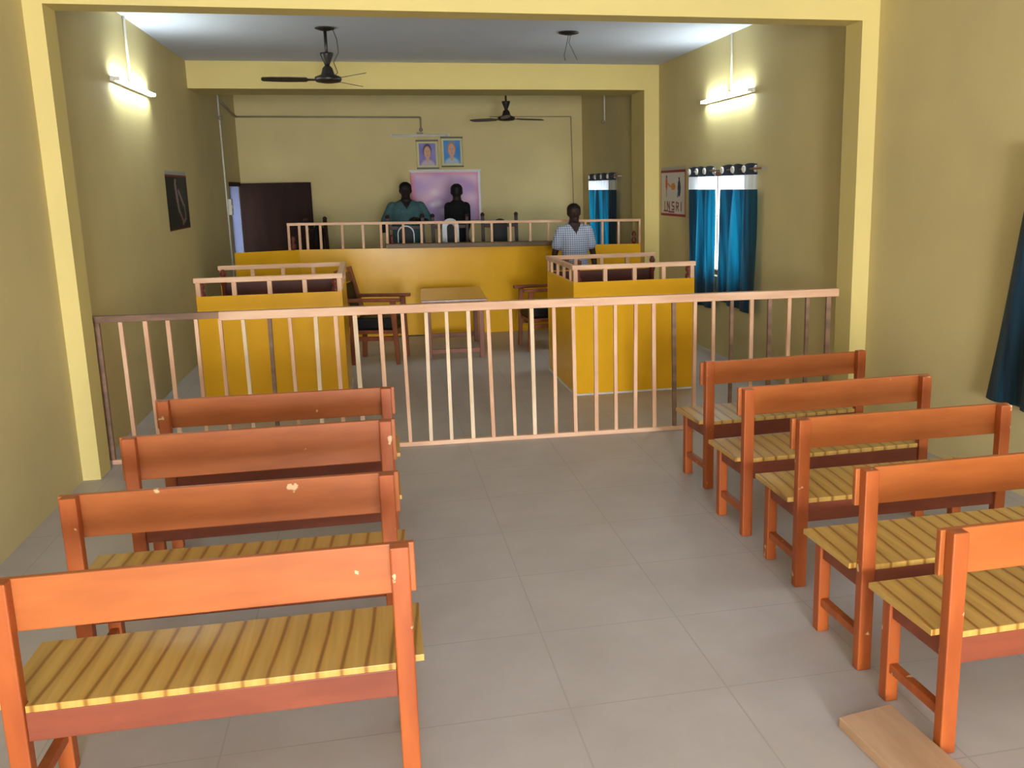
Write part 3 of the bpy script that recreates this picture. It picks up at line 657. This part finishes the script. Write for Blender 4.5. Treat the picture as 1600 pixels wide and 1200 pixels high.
painted('poster_sheet', .96, .60, 96, 60, lambda u, v: poster_r(u, v), 'printed_paper', t, Matrix.Rotation(R(-90), 4, 'Z'))
t = thing('wall_poster', 'black poster with a pale figure and white strip on left wall', 'poster', (XL+.004, 10.58, 1.78))
painted('poster_sheet', 1.10, .60, 80, 60, lambda u, v: poster_l(u, v), 'printed_paper', t, Matrix.Rotation(R(90), 4, 'Z'))

# ---------------------------------------------------------------- curtains
def curtain(label, x, ya, yb, z_bot, z_top=2.04, folds=4, ya_bot=None, yb_bot=None, ragged=0):
    """hangs in the plane x, from y=ya (near) to y=yb (far)"""
    t = thing('window_curtain', label, 'curtain', (x-.075, (ya+yb)/2, z_bot), 0, 'teal curtains with white bands')
    ya_bot = ya if ya_bot is None else ya_bot; yb_bot = yb if yb_bot is None else yb_bot
    c0 = (ya+yb)/2; nu = folds*14
    def sheet(name, za, zb, mat, nv, thick=.003):
        bm = bmesh.new(); g = []
        for i in range(nu+1):
            u = i/nu; col = []
            for j in range(nv+1):
                z = za+(zb-za)*j/nv; k = (z_top-z)/(z_top-z_bot)
                y = (ya+(yb-ya)*u)*(1-k)+(ya_bot+(yb_bot-ya_bot)*u)*k
                amp = .032*(1-.25*k)
                xx = amp*math.sin(2*math.pi*folds*u+.5*math.sin(3*k+u*4))+.008*math.sin(11*u+5*k)
                yy = y+.012*math.sin(2*math.pi*folds*u*2+2*k)
                zz = z-(ragged*(1-u) if j == 0 and za == z_bot else 0)-(.012*math.sin(2*math.pi*folds*u)**2 if name == 'header' and j == nv else 0)
                col.append(bm.verts.new((xx, yy-c0, zz-z_bot)))
            g.append(col)
        for i in range(nu):
            for j in range(nv): bm.faces.new((g[i][j], g[i+1][j], g[i+1][j+1], g[i][j+1])).smooth = True
        me = bpy.data.meshes.new(name); bm.to_mesh(me); bm.free(); me.materials.append(MATS[mat])
        o = bpy.data.objects.new(name, me); COL.objects.link(o); o.parent = t
        return o
    sheet('drape', z_bot, 1.79, 'curtain_teal', 24); sheet('sheer_band', 1.79, 1.93, 'curtain_sheer', 4); hd = sheet('header', 1.93, z_top, 'curtain_header', 4)
    for k in range(folds*2):
        u = (k+.5)/(folds*2); y = ya+(yb-ya)*u-c0
        sgn = 1 if k % 2 == 0 else -1
        n = 14; mb = MB(); xx = .032*math.sin(2*math.pi*folds*u)
        cx_ = xx-.01
        mb.tube([(cx_, y+.024*math.cos(2*math.pi*q/n), 1.985-z_bot+.024*math.sin(2*math.pi*q/n)) for q in range(n+1)], .012, 6, cap=False)
        mb.build('eyelet', 'white_edge', hd, smooth=True)  # rings coloured white to stand in for daylight showing through the holes
    return t
curtain('teal curtain, far panel of the pair on the right wall window', XR, 9.60, 10.34, .50, folds=3, ya_bot=9.55, yb_bot=10.38)
curtain('teal curtain, near panel of the pair on the right wall window', XR, 8.46, 9.33, .62, folds=3, ya_bot=8.46, yb_bot=9.50, ragged=.05)
curtain('teal curtain on the dais window in the far right corner', 3.55, 13.25, 14.85, .55, folds=4)
curtain('dark teal curtain at the right edge of the view beside near benches', XR, 3.90, 4.56, .54, folds=3, yb_bot=4.88)
def rod(label, x, ya, yb):
    t = thing('curtain_rod', label, 'curtain rod', (x-.075, ya, 1.985), 0, 'curtain rods')
    MB().tube([(0, 0, 0), (0, yb-ya, 0)], .009, 10).build('pole', 'window_frame_paint', t, smooth=True)
    for y in (.03, yb-ya-.03): MB().bar((0, y, 0), (.075, y, 0), .016, .016, (0, 0, 1)).build('bracket', 'steel', t)
rod('brown curtain rod over the right wall window holding two panels', XR, 8.36, 10.44)
rod('curtain rod over the dais window in the far right corner', 3.55, 13.15, 14.95)
rod('curtain rod at the right edge above the near dark curtain', XR, 3.0, 4.50)

# ---------------------------------------------------------------- fans, lamps, wiring
def fan(label, x, y, drop, a0, big=1.0, wire=True):
    t = thing('ceiling_fan', label, 'ceiling fan', (x, y, ZC), 0, 'black ceiling fans')
    MB().lathe([(.03, 0), (.09, -.004), (.09, -.012), (.03, -.03)], n=20).build('ceiling_plate', 'black_metal', t, smooth=True)
    MB().tube([(0, 0, -.02), (0, 0, -drop+.17)], .015, 10).build('down_rod', 'black_metal', t, smooth=True)
    MB().lathe([(.016, -drop+.24), (.062, -drop+.235), (.058, -drop+.215), (.028, -drop+.14), (.02, -drop+.12)], n=20).build('canopy', 'black_metal', t, smooth=True)
    MB().lathe([(.02, -drop+.125), (.045, -drop+.1), (.058, -drop+.055), (.065, -drop+.04), (.12, -drop+.02), (.125, -drop-.005), (.11, -drop-.025), (.05, -drop-.035), (.0, -drop-.036)], n=24).build('motor', 'black_metal', t, smooth=True)
    for k in range(3):
        a = a0+k*2*math.pi/3; mb = MB()
        rg = []
        for r_, w_ in ((.11, .05), (.18, .055), (.2, .12), (.35, .135), (.5, .125), (.585, .10), (.6, .06)):
            tilt = R(12); rg.append([Vector((r_, sx*w_/2*math.cos(tilt), -drop-.005+sx*w_/2*math.sin(tilt)+sz*.003)) for sx, sz in ((-1, -1), (1, -1), (1, 1), (-1, 1))])
        mb.rings(rg); o = mb.build('blade', 'black_metal', t); o.rotation_euler.z = a
    if wire:
        MB().tube([(.07, 0, -.01), (.10, 0, -.1), (.11, .0, -.22), (.06, 0, -.31), (.09, 0, -.40), (.06, 0, -.43)], .004, 6).build('wire', 'wire_plastic', t, smooth=True)
fan('black ceiling fan in the front hall, left of centre', -.31, 9.39, .46, R(182))
fan('black ceiling fan hanging beyond the beam, over the dais', 1.96, 13.5, .53, R(20), wire=False)
t = thing('fan_hook_plate', 'dark ceiling hook plate with two loose wires and no fan', 'ceiling hook', (2.01, 9.41, ZC))
MB().lathe([(.03, 0), (.10, -.004), (.10, -.014), (.03, -.03)], n=20).build('plate', 'black_metal', t, smooth=True)
MB().tube([(0, 0, -.02), (-.02, 0, -.10), (-.05, 0, -.22), (-.04, 0, -.27)], .003, 6).build('wire', 'wire_plastic', t, smooth=True)
MB().tube([(.02, 0, -.02), (.0, 0, -.10), (.05, 0, -.2), (.08, 0, -.26)], .003, 6).build('wire', 'wire_plastic', t, smooth=True)
def tube_light(label, loc, rz, L, lit=True):       # local: wall behind at +y, tube along x
    t = thing('tube_light', label, 'tube light', loc, rz, 'wall tube lights')
    MB().box(-L/2, L/2, -.035, -.002, -.02, .02).build('housing', 'white_plastic', t, bevel=.006)
    for sx in (-1, 1): MB().box(sx*(L/2-.03), sx*L/2, -.075, -.036, -.016, .016).build('end_cap', 'white_plastic', t, bevel=.004)
    MB().tube([(-L/2+.03, -.056, 0), (L/2-.03, -.056, 0)], .014, 12).build('tube', 'lit_tube' if lit else 'white_plastic', t, smooth=True)
    MB().box(-.05, .05, -.04, -.002, .021, .05).build('clip', 'grey_plastic', t, bevel=.003)
tube_light('lit white tube light on the left wall', (XL, 8.99, 2.755), R(90), 1.36)
tube_light('lit white tube light on the right wall above the curtains', (XR, 9.38, 2.725), R(-90), 1.36)
tube_light('unlit tube light on the back wall above the portraits', (.86, YW, 2.70), 0, .95, False)
def conduit(label, pts, r=.011, mat='white_plastic', clip=None):
    t = thing('wiring_conduit', label, 'conduit', pts[0], 0, 'surface wiring conduits')
    q = [Vector(p)-Vector(pts[0]) for p in pts]
    for a, b in zip(q, q[1:]): MB().tube([a, b], r, 8).build('pipe', mat, t, smooth=True)
    if clip:
        c = Vector(clip)-Vector(pts[0]); MB().ell(c, .03, .03, .03, 12, 7).build('junction_box', 'grey_plastic', t, smooth=True)
conduit('white conduit dropping from the ceiling to the left tube light', [(XL+.012, 8.97, ZC), (XL+.012, 8.97, 2.81)])
conduit('pale conduit dropping from the ceiling to the right tube light', [(XR-.012, 9.30, ZC), (XR-.012, 9.30, 2.78)])
conduit('white conduit running down the left dais wall past the switchboard', [(XL+.012, 13.98, ZC), (XL+.012, 13.98, .26)], clip=(XL+.02, 13.98, 2.86))
conduit('grey conduit along the top of back wall, bending down to unlit tube light', [(XL+.02, 14.02, 3.10), (XL+.02, YW-.014, 3.0), (.88, YW-.014, 2.985), (.88, YW-.014, 2.76)], .014, 'grey_plastic', (.88, YW-.02, 2.79))
conduit('thin conduit at the right of the back wall down behind the checked-shirt man', [(2.0, YW-.01, 2.99), (3.36, YW-.01, 2.99), (3.38, YW-.01, 1.45)], .007, 'grey_plastic')
conduit('pale conduit with a lamp holder on the far right dais wall', [(3.54, 14.1, ZC), (3.54, 14.1, 2.80)], .01, 'white_plastic', (3.515, 14.1, 2.80))
t = thing('switchboard', 'small white switchboard box on left wall beside the door', 'switchboard', (XL, 14.12, 1.65))
MB().box(.0, .06, -.075, .075, -.11, .11).build('box', 'white_plastic', t, bevel=.006)
for k in range(4): MB().box(.061, .07, -.05+k*.028, -.03+k*.028, -.02, .03).build('switch', 'white_edge', t, bevel=.002)
